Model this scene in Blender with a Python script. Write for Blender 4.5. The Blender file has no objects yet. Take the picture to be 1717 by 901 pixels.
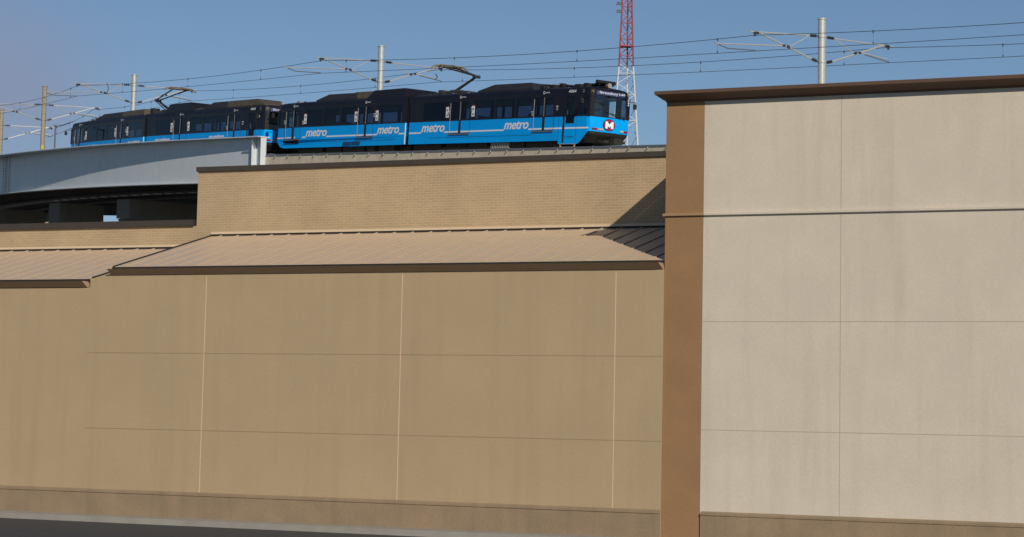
import bpy, math, random
import numpy as np
from mathutils import Matrix, Vector
random.seed(4)
sc = bpy.context.scene
C = sc.collection
R = math.radians

# ------------------------------------------------------------------ camera
FPX = 4350.0
PITCH = math.atan(525.33 / FPX)
ROLL = 0.02817
CAM = Vector((0, 0, 1.6))
_F = Vector((0, math.cos(PITCH), math.sin(PITCH)))
_R0 = Vector((1, 0, 0))
_U0 = Vector((0, -math.sin(PITCH), math.cos(PITCH)))
CR = _R0 * math.cos(ROLL) + _U0 * math.sin(ROLL)
CU = _U0 * math.cos(ROLL) - _R0 * math.sin(ROLL)
cd = bpy.data.cameras.new("camera")
cam = bpy.data.objects.new("camera", cd)
C.objects.link(cam)
cam.matrix_world = Matrix(((CR.x, CU.x, -_F.x, CAM.x), (CR.y, CU.y, -_F.y, CAM.y), (CR.z, CU.z, -_F.z, CAM.z), (0, 0, 0, 1)))
cd.sensor_width = 36.0
cd.lens = 36.0 * FPX / 1717.0
cd.shift_x = (858.5 - 600) / 1717.0
cd.shift_y = -(450.5 - 239) / 1717.0
cd.clip_start = 0.5
cd.clip_end = 6000
sc.camera = cam

# ------------------------------------------------------------------ sky and sun
SUN_EL = R(28.0)
SUN_AZ = R(167.4)          # clockwise from +Y
w = bpy.data.worlds.new("World")
sc.world = w
w.use_nodes = True
nt = w.node_tree
nt.nodes.clear()
wo = nt.nodes.new("ShaderNodeOutputWorld")
bg = nt.nodes.new("ShaderNodeBackground")
sky = nt.nodes.new("ShaderNodeTexSky")
sky.sky_type = 'NISHITA'
sky.sun_disc = False
sky.sun_elevation = SUN_EL
sky.sun_rotation = SUN_AZ
sky.altitude = 1500
sky.air_density = 1.0
sky.dust_density = 0.2
sky.ozone_density = 3.6
# thin lavender cloud bank, fixed in the sky to the left of the bridge
geo = nt.nodes.new("ShaderNodeTexCoord")
mp = nt.nodes.new("ShaderNodeMapping")
mp.inputs['Scale'].default_value = (9, 9, 26)
nz = nt.nodes.new("ShaderNodeTexNoise")
nz.inputs['Scale'].default_value = 1.0
nz.inputs['Detail'].default_value = 4
nz.inputs['Roughness'].default_value = 0.45
nt.links.new(geo.outputs['Generated'], mp.inputs['Vector'])
nt.links.new(mp.outputs['Vector'], nz.inputs['Vector'])
dot = nt.nodes.new("ShaderNodeVectorMath"); dot.operation = 'DISTANCE'
cdir = (CR * (-30 - 600) / FPX + CU * (239 - 190) / FPX + _F).normalized()
dot.inputs[1].default_value = cdir
nt.links.new(geo.outputs['Generated'], dot.inputs[0])
mr = nt.nodes.new("ShaderNodeMapRange")
mr.interpolation_type = 'SMOOTHERSTEP'
mr.inputs['From Min'].default_value = 0.085
mr.inputs['From Max'].default_value = 0.0
nt.links.new(dot.outputs['Value'], mr.inputs['Value'])
mul = nt.nodes.new("ShaderNodeMath"); mul.operation = 'MULTIPLY'
nt.links.new(mr.outputs['Result'], mul.inputs[0])
nt.links.new(nz.outputs['Fac'], mul.inputs[1])
mul2 = nt.nodes.new("ShaderNodeMath"); mul2.operation = 'MULTIPLY'
mul2.inputs[1].default_value = 1.5
mul2.use_clamp = True
nt.links.new(mul.outputs[0], mul2.inputs[0])
mixc = nt.nodes.new("ShaderNodeMixRGB")
mixc.inputs['Color2'].default_value = (3.9, 4.55, 6.6, 1)
nt.links.new(mul2.outputs[0], mixc.inputs['Fac'])
nt.links.new(sky.outputs['Color'], mixc.inputs['Color1'])
nt.links.new(mixc.outputs['Color'], bg.inputs['Color'])
bg.inputs['Strength'].default_value = 0.069
nt.links.new(bg.outputs[0], wo.inputs[0])

sd = bpy.data.lights.new("sun", 'SUN')
sd.energy = 4.0
sd.angle = R(0.53)
sd.color = (1.0, 0.90, 0.76)
so = bpy.data.objects.new("sun", sd)
C.objects.link(so)
sdir = Vector((math.sin(SUN_AZ) * math.cos(SUN_EL), math.cos(SUN_AZ) * math.cos(SUN_EL), math.sin(SUN_EL)))
so.rotation_euler = sdir.to_track_quat('Z', 'Y').to_euler()
so.location = (30, -60, 60)
vs = sc.view_settings
vs.view_transform = 'Standard'
vs.look = 'None'
vs.gamma = 1
vs.use_curve_mapping = False
vs.exposure = -0.18

# ------------------------------------------------------------------ helpers
class MB:
    def __init__(s):
        s.v = []; s.f = []; s.m = []; s.cur = 0
    def face(s, idx):
        s.f.append(tuple(idx)); s.m.append(s.cur)
    def pts(s, ps):
        b = len(s.v); s.v += [tuple(p) for p in ps]; return list(range(b, b + len(ps)))
    def poly(s, ps):
        s.face(s.pts(ps))
    def box(s, x0, x1, y0, y1, z0, z1):
        i = s.pts([(x0, y0, z0), (x1, y0, z0), (x1, y1, z0), (x0, y1, z0), (x0, y0, z1), (x1, y0, z1), (x1, y1, z1), (x0, y1, z1)])
        for q in ((0, 3, 2, 1), (4, 5, 6, 7), (0, 1, 5, 4), (1, 2, 6, 5), (2, 3, 7, 6), (3, 0, 4, 7)):
            s.face([i[k] for k in q])
        return s
    def extrude(s, ps, vec):
        n = len(ps)
        a = s.pts(ps); b = s.pts([tuple(np.array(p) + np.array(vec)) for p in ps])
        s.face(a[::-1]); s.face(b)
        for k in range(n):
            s.face((a[k], a[(k + 1) % n], b[(k + 1) % n], b[k]))
        return s
    def tube(s, p, q, r, n=8, r2=None):
        p = Vector(p); q = Vector(q); d = (q - p)
        if d.length < 1e-6: return s
        d.normalize(); u = d.orthogonal().normalized(); v = d.cross(u)
        r2 = r if r2 is None else r2
        a = s.pts([p + (u * math.cos(2 * math.pi * k / n) + v * math.sin(2 * math.pi * k / n)) * r for k in range(n)])
        b = s.pts([q + (u * math.cos(2 * math.pi * k / n) + v * math.sin(2 * math.pi * k / n)) * r2 for k in range(n)])
        for k in range(n):
            s.face((a[k], a[(k + 1) % n], b[(k + 1) % n], b[k]))
        s.face(a[::-1]); s.face(b)
        return s
    def chain(s, ps, r, n=6):
        for a, b in zip(ps[:-1], ps[1:]): s.tube(a, b, r, n)
        return s
    def ball(s, c, r, sx=1, sy=1, sz=1, n=10):
        c = Vector(c); rows = []
        for i in range(n // 2 + 1):
            th = math.pi * i / (n // 2)
            rows.append(s.pts([(c.x + r * sx * math.sin(th) * math.cos(2 * math.pi * k / n), c.y + r * sy * math.sin(th) * math.sin(2 * math.pi * k / n), c.z + r * sz * math.cos(th)) for k in range(n)]))
        for i in range(n // 2):
            for k in range(n):
                s.face((rows[i][k], rows[i + 1][k], rows[i + 1][(k + 1) % n], rows[i][(k + 1) % n]))
        return s
    def loft(s, loops, close=True, cap=False):
        ids = [s.pts(l) for l in loops]; n = len(loops[0])
        for a, b in zip(ids[:-1], ids[1:]):
            for k in range(n if close else n - 1):
                s.face((a[k], a[(k + 1) % n], b[(k + 1) % n], b[k]))
        if cap:
            s.face(ids[0][::-1]); s.face(ids[-1])
        return s
    def build(s, name, mats, parent=None, smooth=False, fix=True):
        me = bpy.data.meshes.new(name)
        me.from_pydata(s.v, [], s.f)
        if not isinstance(mats, (list, tuple)): mats = [mats]
        for m in mats: me.materials.append(m)
        for p, m in zip(me.polygons, s.m):
            p.material_index = m
            p.use_smooth = smooth
        if fix:
            import bmesh
            bm = bmesh.new(); bm.from_mesh(me)
            bmesh.ops.recalc_face_normals(bm, faces=bm.faces)
            bm.to_mesh(me); bm.free()
        me.update()
        o = bpy.data.objects.new(name, me)
        C.objects.link(o)
        if parent: o.parent = parent
        if smooth:
            try: me.set_sharp_from_angle(angle=R(35))
            except Exception: pass
        return o

def thing(name, label, cat, mat=None, group=None):
    o = bpy.data.objects.new(name, None); C.objects.link(o)
    o.empty_display_size = 0.3
    if mat is not None: o.matrix_world = mat
    o['label'] = label; o['category'] = cat
    if group: o['group'] = group
    return o
def tag(o, label, cat, group=None):
    o['label'] = label; o['category'] = cat
    if group: o['group'] = group
    return o
def kids(o):
    return [c for c in C.objects if c.parent == o]
def copy_tree(o, parent=None):
    c = o.copy(); C.objects.link(c)
    c.parent = parent
    for ch in kids(o): copy_tree(ch, c)
    return c

def text(name, body, mat, parent, M, height=None, width=None, shear=0.0, bold=0.0, depth=0.006, spacing=1.0, center=False):
    cu = bpy.data.curves.new(name, 'FONT')
    cu.body = body; cu.size = 1.0; cu.shear = shear; cu.offset = bold; cu.extrude = 0.0; cu.space_character = spacing
    cu.resolution_u = 4
    t = bpy.data.objects.new(name, cu); C.objects.link(t)
    dg = bpy.context.evaluated_depsgraph_get(); dg.update()
    me = bpy.data.meshes.new_from_object(t.evaluated_get(dg))
    bpy.data.objects.remove(t); bpy.data.curves.remove(cu)
    xs = [v.co.x for v in me.vertices]; ys = [v.co.y for v in me.vertices]
    x0, x1, y0, y1 = min(xs), max(xs), min(ys), max(ys)
    sx = width / (x1 - x0) if width else None
    sy = height / (y1 - y0) if height else None
    if sx is None: sx = sy
    if sy is None: sy = sx
    for v in me.vertices:
        v.co.x = (v.co.x - (x0 + x1) / 2 if center else v.co.x - x0) * sx
        v.co.y = (v.co.y - (y0 + y1) / 2 if center else v.co.y - y0) * sy
        v.co.z = depth
    me.materials.clear(); me.materials.append(mat)
    me.name = name
    o = bpy.data.objects.new(name, me); C.objects.link(o)
    o.parent = parent
    o.matrix_local = M
    return o

# ------------------------------------------------------------------ materials
def mat(name, col, rough=0.6, metal=0.0, var=0.0, vscale=3.0, bump=0.0, bscale=40.0, spec=0.5, stain=None, streak=0.0, coat=0.0, grain=0.0):
    m = bpy.data.materials.new(name); m.use_nodes = True
    n = m.node_tree; b = n.nodes['Principled BSDF']
    b.inputs['Base Color'].default_value = (*col, 1)
    b.inputs['Roughness'].default_value = rough
    b.inputs['Metallic'].default_value = metal
    b.inputs['Specular IOR Level'].default_value = spec
    if coat: b.inputs['Coat Weight'].default_value = coat
    tc = n.nodes.new('ShaderNodeTexCoord')
    last = None
    if var > 0:
        a = n.nodes.new('ShaderNodeTexNoise'); a.inputs['Scale'].default_value = vscale; a.inputs['Detail'].default_value = 6; a.inputs['Roughness'].default_value = 0.6
        n.links.new(tc.outputs['Object'], a.inputs['Vector'])
        r = n.nodes.new('ShaderNodeMapRange'); r.inputs['From Min'].default_value = 0.25; r.inputs['From Max'].default_value = 0.75
        r.inputs['To Min'].default_value = 1 - var; r.inputs['To Max'].default_value = 1 + var
        n.links.new(a.outputs['Fac'], r.inputs['Value'])
        mx = n.nodes.new('ShaderNodeVectorMath'); mx.operation = 'SCALE'
        mx.inputs[0].default_value = col
        n.links.new(r.outputs['Result'], mx.inputs['Scale'])
        last = mx.outputs['Vector']
    if streak > 0:
        mpn = n.nodes.new('ShaderNodeMapping'); mpn.inputs['Scale'].default_value = (3.2, 3.2, 0.22)
        n.links.new(tc.outputs['Object'], mpn.inputs['Vector'])
        a = n.nodes.new('ShaderNodeTexNoise'); a.inputs['Scale'].default_value = 1.0; a.inputs['Detail'].default_value = 5
        n.links.new(mpn.outputs['Vector'], a.inputs['Vector'])
        r = n.nodes.new('ShaderNodeMapRange'); r.inputs['From Min'].default_value = 0.5; r.inputs['From Max'].default_value = 0.75
        r.inputs['To Min'].default_value = 0; r.inputs['To Max'].default_value = streak
        n.links.new(a.outputs['Fac'], r.inputs['Value'])
        mx2 = n.nodes.new('ShaderNodeMixRGB'); mx2.inputs['Color2'].default_value = (*(stain or (0.05, 0.045, 0.04)), 1)
        n.links.new(r.outputs['Result'], mx2.inputs['Fac'])
        if last: n.links.new(last, mx2.inputs['Color1'])
        else: mx2.inputs['Color1'].default_value = (*col, 1)
        last = mx2.outputs['Color']
    if grain > 0:
        a = n.nodes.new('ShaderNodeTexNoise'); a.inputs['Scale'].default_value = 22; a.inputs['Detail'].default_value = 3; a.inputs['Roughness'].default_value = 0.8
        n.links.new(tc.outputs['Object'], a.inputs['Vector'])
        r = n.nodes.new('ShaderNodeMapRange'); r.inputs['From Min'].default_value = 0.25; r.inputs['From Max'].default_value = 0.75
        r.inputs['To Min'].default_value = 1 - grain; r.inputs['To Max'].default_value = 1 + grain
        n.links.new(a.outputs['Fac'], r.inputs['Value'])
        mg = n.nodes.new('ShaderNodeVectorMath'); mg.operation = 'SCALE'
        if last: n.links.new(last, mg.inputs[0])
        else: mg.inputs[0].default_value = col
        n.links.new(r.outputs['Result'], mg.inputs['Scale'])
        last = mg.outputs['Vector']
    if last: n.links.new(last, b.inputs['Base Color'])
    if bump > 0:
        a = n.nodes.new('ShaderNodeTexNoise'); a.inputs['Scale'].default_value = bscale; a.inputs['Detail'].default_value = 4
        n.links.new(tc.outputs['Object'], a.inputs['Vector'])
        bp = n.nodes.new('ShaderNodeBump'); bp.inputs['Strength'].default_value = bump; bp.inputs['Distance'].default_value = 0.02
        n.links.new(a.outputs['Fac'], bp.inputs['Height']); n.links.new(bp.outputs['Normal'], b.inputs['Normal'])
    return m

def brick_mat():
    m = bpy.data.materials.new('tan_brick'); m.use_nodes = True
    n = m.node_tree; b = n.nodes['Principled BSDF']; b.inputs['Roughness'].default_value = 0.85
    tc = n.nodes.new('ShaderNodeTexCoord'); sep = n.nodes.new('ShaderNodeSeparateXYZ'); cmb = n.nodes.new('ShaderNodeCombineXYZ')
    n.links.new(tc.outputs['Object'], sep.inputs[0])
    n.links.new(sep.outputs['X'], cmb.inputs['X']); n.links.new(sep.outputs['Z'], cmb.inputs['Y'])
    br = n.nodes.new('ShaderNodeTexBrick')
    br.inputs['Scale'].default_value = 1.0
    br.inputs['Brick Width'].default_value = 0.20
    br.inputs['Row Height'].default_value = 0.0615
    br.inputs['Mortar Size'].default_value = 0.006
    br.inputs['Mortar Smooth'].default_value = 0.3
    br.inputs['Bias'].default_value = 0.0
    br.inputs['Color1'].default_value = (0.425, 0.31, 0.183, 1)
    br.inputs['Color2'].default_value = (0.385, 0.282, 0.168, 1)
    br.inputs['Mortar'].default_value = (0.52, 0.40, 0.26, 1)
    n.links.new(cmb.outputs[0], br.inputs['Vector'])
    a = n.nodes.new('ShaderNodeTexNoise'); a.inputs['Scale'].default_value = 0.8; a.inputs['Detail'].default_value = 7
    n.links.new(tc.outputs['Object'], a.inputs['Vector'])
    r = n.nodes.new('ShaderNodeMapRange'); r.inputs['From Min'].default_value = 0.3; r.inputs['From Max'].default_value = 0.7; r.inputs['To Min'].default_value = 0.9; r.inputs['To Max'].default_value = 1.08
    n.links.new(a.outputs['Fac'], r.inputs['Value'])
    s = n.nodes.new('ShaderNodeVectorMath'); s.operation = 'SCALE'
    n.links.new(br.outputs['Color'], s.inputs[0]); n.links.new(r.outputs['Result'], s.inputs['Scale'])
    n.links.new(s.outputs['Vector'], b.inputs['Base Color'])
    bp = n.nodes.new('ShaderNodeBump'); bp.inputs['Strength'].default_value = 0.35; bp.inputs['Distance'].default_value = 0.01; bp.invert = True
    n.links.new(br.outputs['Fac'], bp.inputs['Height']); n.links.new(bp.outputs['Normal'], b.inputs['Normal'])
    return m

def glass_mat(name, tint, gloss=(0.9, 0.95, 1.0), ior=1.45, base=0.03):
    m = bpy.data.materials.new(name); m.use_nodes = True
    n = m.node_tree; n.nodes.clear()
    o = n.nodes.new('ShaderNodeOutputMaterial'); t = n.nodes.new('ShaderNodeBsdfTransparent'); t.inputs[0].default_value = (*tint, 1)
    g = n.nodes.new('ShaderNodeBsdfGlossy'); g.inputs['Color'].default_value = (*gloss, 1); g.inputs['Roughness'].default_value = 0.03
    lw = n.nodes.new('ShaderNodeLayerWeight'); lw.inputs['Blend'].default_value = 0.5
    pw = n.nodes.new('ShaderNodeMath'); pw.operation = 'POWER'; pw.inputs[1].default_value = 4.0
    f = n.nodes.new('ShaderNodeMath'); f.operation = 'MULTIPLY_ADD'; f.inputs[1].default_value = 0.6; f.inputs[2].default_value = base
    n.links.new(lw.outputs['Facing'], pw.inputs[0]); n.links.new(pw.outputs[0], f.inputs[0])
    x = n.nodes.new('ShaderNodeMixShader')
    n.links.new(f.outputs[0], x.inputs[0]); n.links.new(t.outputs[0], x.inputs[1]); n.links.new(g.outputs[0], x.inputs[2]); n.links.new(x.outputs[0], o.inputs[0])
    return m

M = dict(
    brick=brick_mat(),
    stucco=mat('tan_stucco', (0.40, 0.305, 0.185), 0.9, grain=0.07, var=0.05, vscale=0.7, bump=0.15, bscale=60, streak=0.20, stain=(0.27, 0.205, 0.125)),
    brown=mat('brown_stucco', (0.285, 0.165, 0.080), 0.9, grain=0.07, var=0.08, vscale=1.5, bump=0.15, bscale=60),
    band=mat('band_stucco', (0.33, 0.215, 0.115), 0.9, var=0.05, bump=0.1),
    cream=mat('cream_stucco', (0.58, 0.52, 0.43), 0.9, grain=0.07, var=0.05, vscale=1.0, bump=0.15, bscale=60, streak=0.30, stain=(0.42, 0.37, 0.29)),
    coping=mat('dark_bronze_metal', (0.052, 0.042, 0.034), 0.5, var=0.1),
    cornice=mat('brown_cornice', (0.11, 0.062, 0.04), 0.7, var=0.1),
    fascia=mat('brown_gutter', (0.42, 0.285, 0.18), 0.55, var=0.06),
    roof=mat('beige_metal_roof', (0.60, 0.47, 0.335), 0.42, var=0.06, vscale=2.0, streak=0.0),
    rib=mat('roof_rib', (0.585, 0.455, 0.32), 0.5),
    flash=mat('beige_flashing', (0.62, 0.49, 0.34), 0.5),
    dark=mat('dark_gap', (0.015, 0.013, 0.012), 0.8),
    girder=mat('grey_blue_steel_paint', (0.62, 0.67, 0.70), 0.45, var=0.05, vscale=0.8, streak=0.12, stain=(0.25, 0.28, 0.3)),
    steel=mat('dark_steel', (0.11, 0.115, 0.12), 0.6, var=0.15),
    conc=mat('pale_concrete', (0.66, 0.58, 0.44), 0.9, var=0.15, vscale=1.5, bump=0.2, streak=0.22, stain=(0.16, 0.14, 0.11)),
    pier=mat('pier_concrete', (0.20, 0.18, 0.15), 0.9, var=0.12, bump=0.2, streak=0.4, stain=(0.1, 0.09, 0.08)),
    capm=mat('grey_cap', (0.15, 0.165, 0.19), 0.6, var=0.1),
    galv=mat('galvanised_steel', (0.46, 0.49, 0.48), 0.45, metal=0.25, var=0.1, vscale=6, streak=0.25, stain=(0.25, 0.25, 0.22)),
    weather=mat('weathered_steel', (0.30, 0.27, 0.20), 0.75, var=0.25, vscale=7, streak=0.5, stain=(0.12, 0.1, 0.07)),
    arm=mat('pale_arm_tube', (0.47, 0.47, 0.44), 0.45, metal=0.2, var=0.1),
    insul=mat('insulator', (0.04, 0.04, 0.05), 0.4),
    wire=mat('wire', (0.03, 0.03, 0.035), 0.6),
    blue=mat('train_blue_paint', (0.0, 0.385, 0.98), 0.45, var=0.05, vscale=1.2, spec=0.12),
    black=mat('train_black_paint', (0.010, 0.0105, 0.019), 0.4, var=0.2, vscale=2, spec=0.25),
    matte=mat('matte_black', (0.012, 0.012, 0.014), 0.7, var=0.3, vscale=5),
    under=mat('underframe_grime', (0.02, 0.018, 0.016), 0.85, var=0.4, vscale=6),
    rubber=mat('black_rubber', (0.008, 0.008, 0.008), 0.8),
    white=mat('white_vinyl', (0.88, 0.88, 0.88), 0.5),
    grey=mat('grey_trim', (0.30, 0.30, 0.30), 0.5),
    sill=mat('door_sill', (0.32, 0.27, 0.20), 0.6),
    tanroof=mat('dusty_roof_fairing', (0.075, 0.062, 0.045), 0.7, var=0.35, vscale=3),
    acgrey=mat('dark_fairing', (0.022, 0.022, 0.027), 0.6, var=0.25, vscale=3),
    panto=mat('pantograph_steel', (0.045, 0.042, 0.036), 0.55, var=0.2),
    brass=mat('tan_metal', (0.22, 0.17, 0.10), 0.5, metal=0.2, var=0.2),
    red=mat('red_lens', (0.22, 0.008, 0.02), 0.3),
    lens=mat('clear_lens', (0.6, 0.6, 0.56), 0.2),
    chrome=mat('chrome_lamp', (0.6, 0.57, 0.52), 0.25, metal=0.6),
    logored=mat('emblem_red', (0.42, 0.012, 0.045), 0.45),
    navy=mat('emblem_navy', (0.02, 0.02, 0.08), 0.45),
    louvre=mat('blue_louvre', (0.01, 0.06, 0.16), 0.5),
    inter2=mat('cab_interior', (0.50, 0.56, 0.55), 0.8, var=.2, vscale=3),
    seat=mat('seat_cloth', (0.02, 0.025, 0.05), 0.8),
    inter=mat('train_interior', (0.05, 0.05, 0.055), 0.8),
    amber=mat('yellow_dome', (0.45, 0.36, 0.06), 0.4),
    sign=mat('sign_glass', (0.06, 0.085, 0.20), 0.25),
    signtxt=mat('sign_letters', (0.60, 0.64, 0.74), 0.5),
    asphalt=mat('asphalt', (0.045, 0.045, 0.047), 0.9, var=0.2, vscale=2.5, bump=0.3, bscale=120),
    walk=mat('sidewalk_concrete', (0.30, 0.28, 0.25), 0.9, var=0.12, vscale=2, bump=0.2),
    tred=mat('tower_red', (0.33, 0.045, 0.05), 0.6, var=0.1),
    slitplate=mat('white_plate', (0.9, 0.9, 0.88), 0.6),  # white stands in for slits of sunlight under the deck
    twhite=mat('tower_white', (0.62, 0.64, 0.66), 0.6, var=0.1),
    glass=glass_mat('tinted_glass', (0.50, 0.53, 0.60), gloss=(.55, .6, .65), ior=1.3),
    shield=glass_mat('windshield_glass', (0.62, 0.74, 0.74), base=0.10),
    yellow=mat('yellow_decal', (0.55, 0.38, 0.02), 0.6),
    base=mat('base_course_stucco', (0.27, 0.20, 0.125), 0.9, grain=0.1, var=0.12, vscale=1.5, bump=0.3, bscale=40, streak=0.3, stain=(0.16, 0.12, 0.08)),
    stucco_d=mat('shadow_joint', (0.30, 0.23, 0.14), 0.9),
    cream_d=mat('cream_joint', (0.45, 0.40, 0.32), 0.9),
    far=mat('far_tan_wall', (0.50, 0.40, 0.27), 0.9, var=0.06),
    pin=mat('pink_paper', (0.5, 0.35, 0.33), 0.6),
)

# ------------------------------------------------------------------ ground
g = MB(); g.box(-900, 900, -80, 1600, -0.5, 0.0)
o = g.build('ground', M['asphalt']); o['kind'] = 'structure'

# ------------------------------------------------------------------ store building (local x along the front, -y towards the street)
BO = Vector((1.73472, 59.60932, 0))
BW = Vector((0.87304701, -0.48763605, 0))
BM = Matrix(((BW.x, -BW.y, 0, BO.x), (BW.y, BW.x, 0, BO.y), (0, 0, 1, 0), (0, 0, 0, 1)))
store = thing('store_building', 'long tan brick store building with metal canopy roofs, brown pilaster and cream wing', 'building', BM)
def bbox(name, mt, u0, u1, n0, n1, z0, z1, parent=None):
    m = MB(); m.box(u0, u1, -n1, -n0, z0, z1)
    return m.build(name, mt, parent or store)
UL, UE = -24.0, 24.0
wl = bbox('brick_wall', M['brick'], -6.4, 8.3, -22, 0, 0, 8.34)
wl['label'] = 'tall tan brick wall above the canopy'
wl = bbox('brick_wall', M['brick'], UL, -6.402, -22, -0.002, 0, 7.02)
wl['label'] = 'lower tan brick wall at the left end'
cp = bbox('coping', M['coping'], -6.43, 8.3, -22.05, 0.06, 8.342, 8.455)
m = MB()
m.box(UL, -6.47, -0.06, 0.5, 7.022, 7.175)
m.tube((-6.47, 0.22, 7.024), (-6.47, 0.22, 7.174), 0.075, 10)
m.build('coping', M['coping'], store)
# metal canopy roofs
def canopy(u0t, u1t, u0e, u1e, ztop, n_e, zeave, off, left_rake=True, right_rake=False):
    m = MB()
    A = [(u0t, -0.0, ztop), (u1t, -0.0, ztop), (u1e, -n_e, zeave), (u0e, -n_e, zeave)]
    m.extrude(A, (0, 0, -0.03))
    sl = (ztop - zeave) / n_e
    u = u0e + 0.06 + off
    while u < u1e - 0.03:
        # rib from eave up to the wall or the hip
        nt_ = 0.0
        if u < u0t: nt_ = n_e * (u0t - u) / (u0t - u0e) if u0t > u0e else 0
        zt = ztop - sl * nt_; ze = zeave
        y0, y1 = -nt_ - 0.01, -n_e - 0.012
        h = 0.020; hw_ = 0.014
        m.cur = 1
        i = m.pts([(u - hw_, y0, zt + .002), (u + hw_, y0, zt + .002), (u + hw_, y1, ze + .002), (u - hw_, y1, ze + .002), (u - hw_, y0, zt + h), (u + hw_, y0, zt + h), (u + hw_, y1, ze + h), (u - hw_, y1, ze + h)])
        for q in ((4, 5, 6, 7), (0, 1, 5, 4), (1, 2, 6, 5), (2, 3, 7, 6), (3, 0, 4, 7)): m.face([i[k] for k in q])
        u += 0.475
    r = m.build('canopy_roof', [M['roof'], M['rib']], store)
    t = MB()   # dark drip edge along eave and hip; black eave strip paints the gap's shade
    t.box(u0e - 0.02, u1e, -n_e - 0.03, -n_e - 0.002, zeave - 0.08, zeave - 0.003)
    d = Vector((u0t - u0e, n_e, ztop - zeave)); 
    if left_rake: t.tube((u0e, -n_e, zeave + .008), (u0t, -0.01, ztop + .008), 0.022, 6)
    if right_rake: t.tube((u1e, -n_e, zeave + .008), (u1t, -0.01, ztop + .008), 0.018, 6)
    t.build('drip_edge', M['dark'], r)
    f = MB(); f.box(u0t, u1t, -0.03, -0.004, ztop + 0.045, ztop + 0.10)
    f.build('flashing', M['flash'], r)
    f = MB(); f.box(u0t, u1t, -0.022, -0.004, ztop + 0.004, ztop + 0.043)  # dark strip painted as the shadow below the flashing
    f.build('flashing_shadow', M['dark'], r)
    return r
canopy(-5.97, 7.505, -5.97, 7.505, 6.765, 4.1, 5.705, 0.25)
canopy(UL, -6.58, UL, -6.58, 6.48, 4.1, 5.44, 0.2, left_rake=False)
# rake trim at the right end of the lower canopy
m = MB(); m.tube((-6.575, -4.05, 5.475), (-6.575, -2.9, 5.77), 0.016, 6); m.build('rake_trim', M['dark'], store)
def gutter(u0t, u0b, u1t, u1b, nb, ntp, zb, zt, endcap):
    m = MB()
    L = [(u0b, -nb, zb), (u0b, -4.0, zb), (u0t, -4.0, zt), (u0t, -ntp, zt)]
    Rr = [(u1b, -nb, zb), (u1b, -4.0, zb), (u1t, -4.0, zt), (u1t, -ntp, zt)]
    m.loft([L, Rr], cap=True)
    return m.build('gutter', M['fascia'], store)
gutter(-5.95, -5.965, 7.47, 7.495, 4.20, 4.39, 5.515, 5.642, True)
gutter(UL, UL, -6.62, -6.60, 4.20, 4.39, 5.245, 5.375, True)
# tan wall under the canopies, with a cut corner behind the lower roof edge
m = MB()
m.extrude([(-6.53, -4.185, 0.0), (7.505, -4.185, 0.0), (7.505, -4.185, 5.512), (-5.93, -4.185, 5.512), (-6.02, -4.185, 5.535), (-6.53, -4.185, 5.43)], (0, 0.5, 0))
fw = m.build('front_wall', M['stucco'], store)
fw['label'] = 'tan stucco wall below the canopy gutter'
for u in (1.533, 6.464, -3.4):
    m = MB(); m.box(u - 0.009, u + 0.009, -4.190, -4.184, 0.0, 5.47)
    m.build('control_joint', M['flash'], fw)
bbox('front_wall', M['stucco'], UL, -6.533, 3.6, 4.18, 0, 5.235)
m = MB(); m.box(-6.53, 7.50, -4.235, -4.187, 0.0, 0.62); m.extrude([(-6.53, -4.187, .622), (-6.53, -4.25, .622), (-6.53, -4.25, .665), (-6.53, -4.187, .70)], (14.03, 0, 0))
m.build('base_course', M['base'], fw)
for z_ in (2.05, 3.75):
    m = MB(); m.box(-6.53, 7.50, -4.188, -4.1855, z_, z_ + .016); m.build('reveal_joint', M['stucco_d'], fw)
m = MB(); m.box(UL, -6.535, -4.232, -4.182, 0.0, 0.62); m.extrude([(UL, -4.182, .622), (UL, -4.247, .622), (UL, -4.247, .665), (UL, -4.182, .70)], (17.46, 0, 0))
m.build('base_course', M['base'], store)
# tower: brown pilaster, cream wing, band, cornice
pl = bbox('pilaster', M['brown'], 7.51, 8.33, 0.0, 4.15, 0, 8.905)
pl['label'] = 'brown stucco pilaster'
cw = bbox('cream_wall', M['cream'], 8.332, UE, 0.0, 4.146, 0, 8.905)
cw['label'] = 'cream stucco wall of the right wing'
for u in (11.2, 15.9):
    m = MB(); m.box(u - 0.009, u + 0.009, -4.149, -4.144, 0.2, 8.88)
    m.build('control_joint', M['cream_d'], cw)
for z_ in (2.3, 4.45):
    m = MB(); m.box(8.34, UE, -4.149, -4.1465, z_, z_ + .016); m.build('reveal_joint', M['cream_d'], cw)
m = MB(); m.box(8.36, UE, -4.20, -4.148, 0.0, .62); m.extrude([(8.36, -4.148, .622), (8.36, -4.215, .622), (8.36, -4.215, .665), (8.36, -4.148, .70)], (UE - 8.36, 0, 0)); m.build('base_course', M['base'], cw)
m = MB(); m.extrude([(7.47, -4.152, 6.575), (7.47, -4.20, 6.59), (7.47, -4.20, 6.63), (7.47, -4.152, 6.645)], (0.885, 0, 0))
m.box(7.472, 7.508, -4.195, 0, 6.58, 6.64)
m.build('band', M['band'], pl)
m = MB(); m.extrude([(8.357, -4.148, 6.575), (8.357, -4.20, 6.59), (8.357, -4.20, 6.63), (8.357, -4.148, 6.645)], (UE - 8.357, 0, 0))
m.build('band', M['cream'], cw)
m = MB()
prof = [(0.0, 8.907), (0.02, 8.915), (0.03, 8.94), (0.08, 8.95), (0.19, 9.0), (0.28, 9.035), (0.30, 9.042), (0.305, 9.11), (-0.3, 9.115)]
loops = []
for dn, zz in prof:
    loops.append([(7.51 - dn * .5, 0.3, zz), (7.51 - dn * .5, -4.15 - dn, zz), (UE, -4.15 - dn, zz)])
m.loft(loops, close=False)
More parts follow.
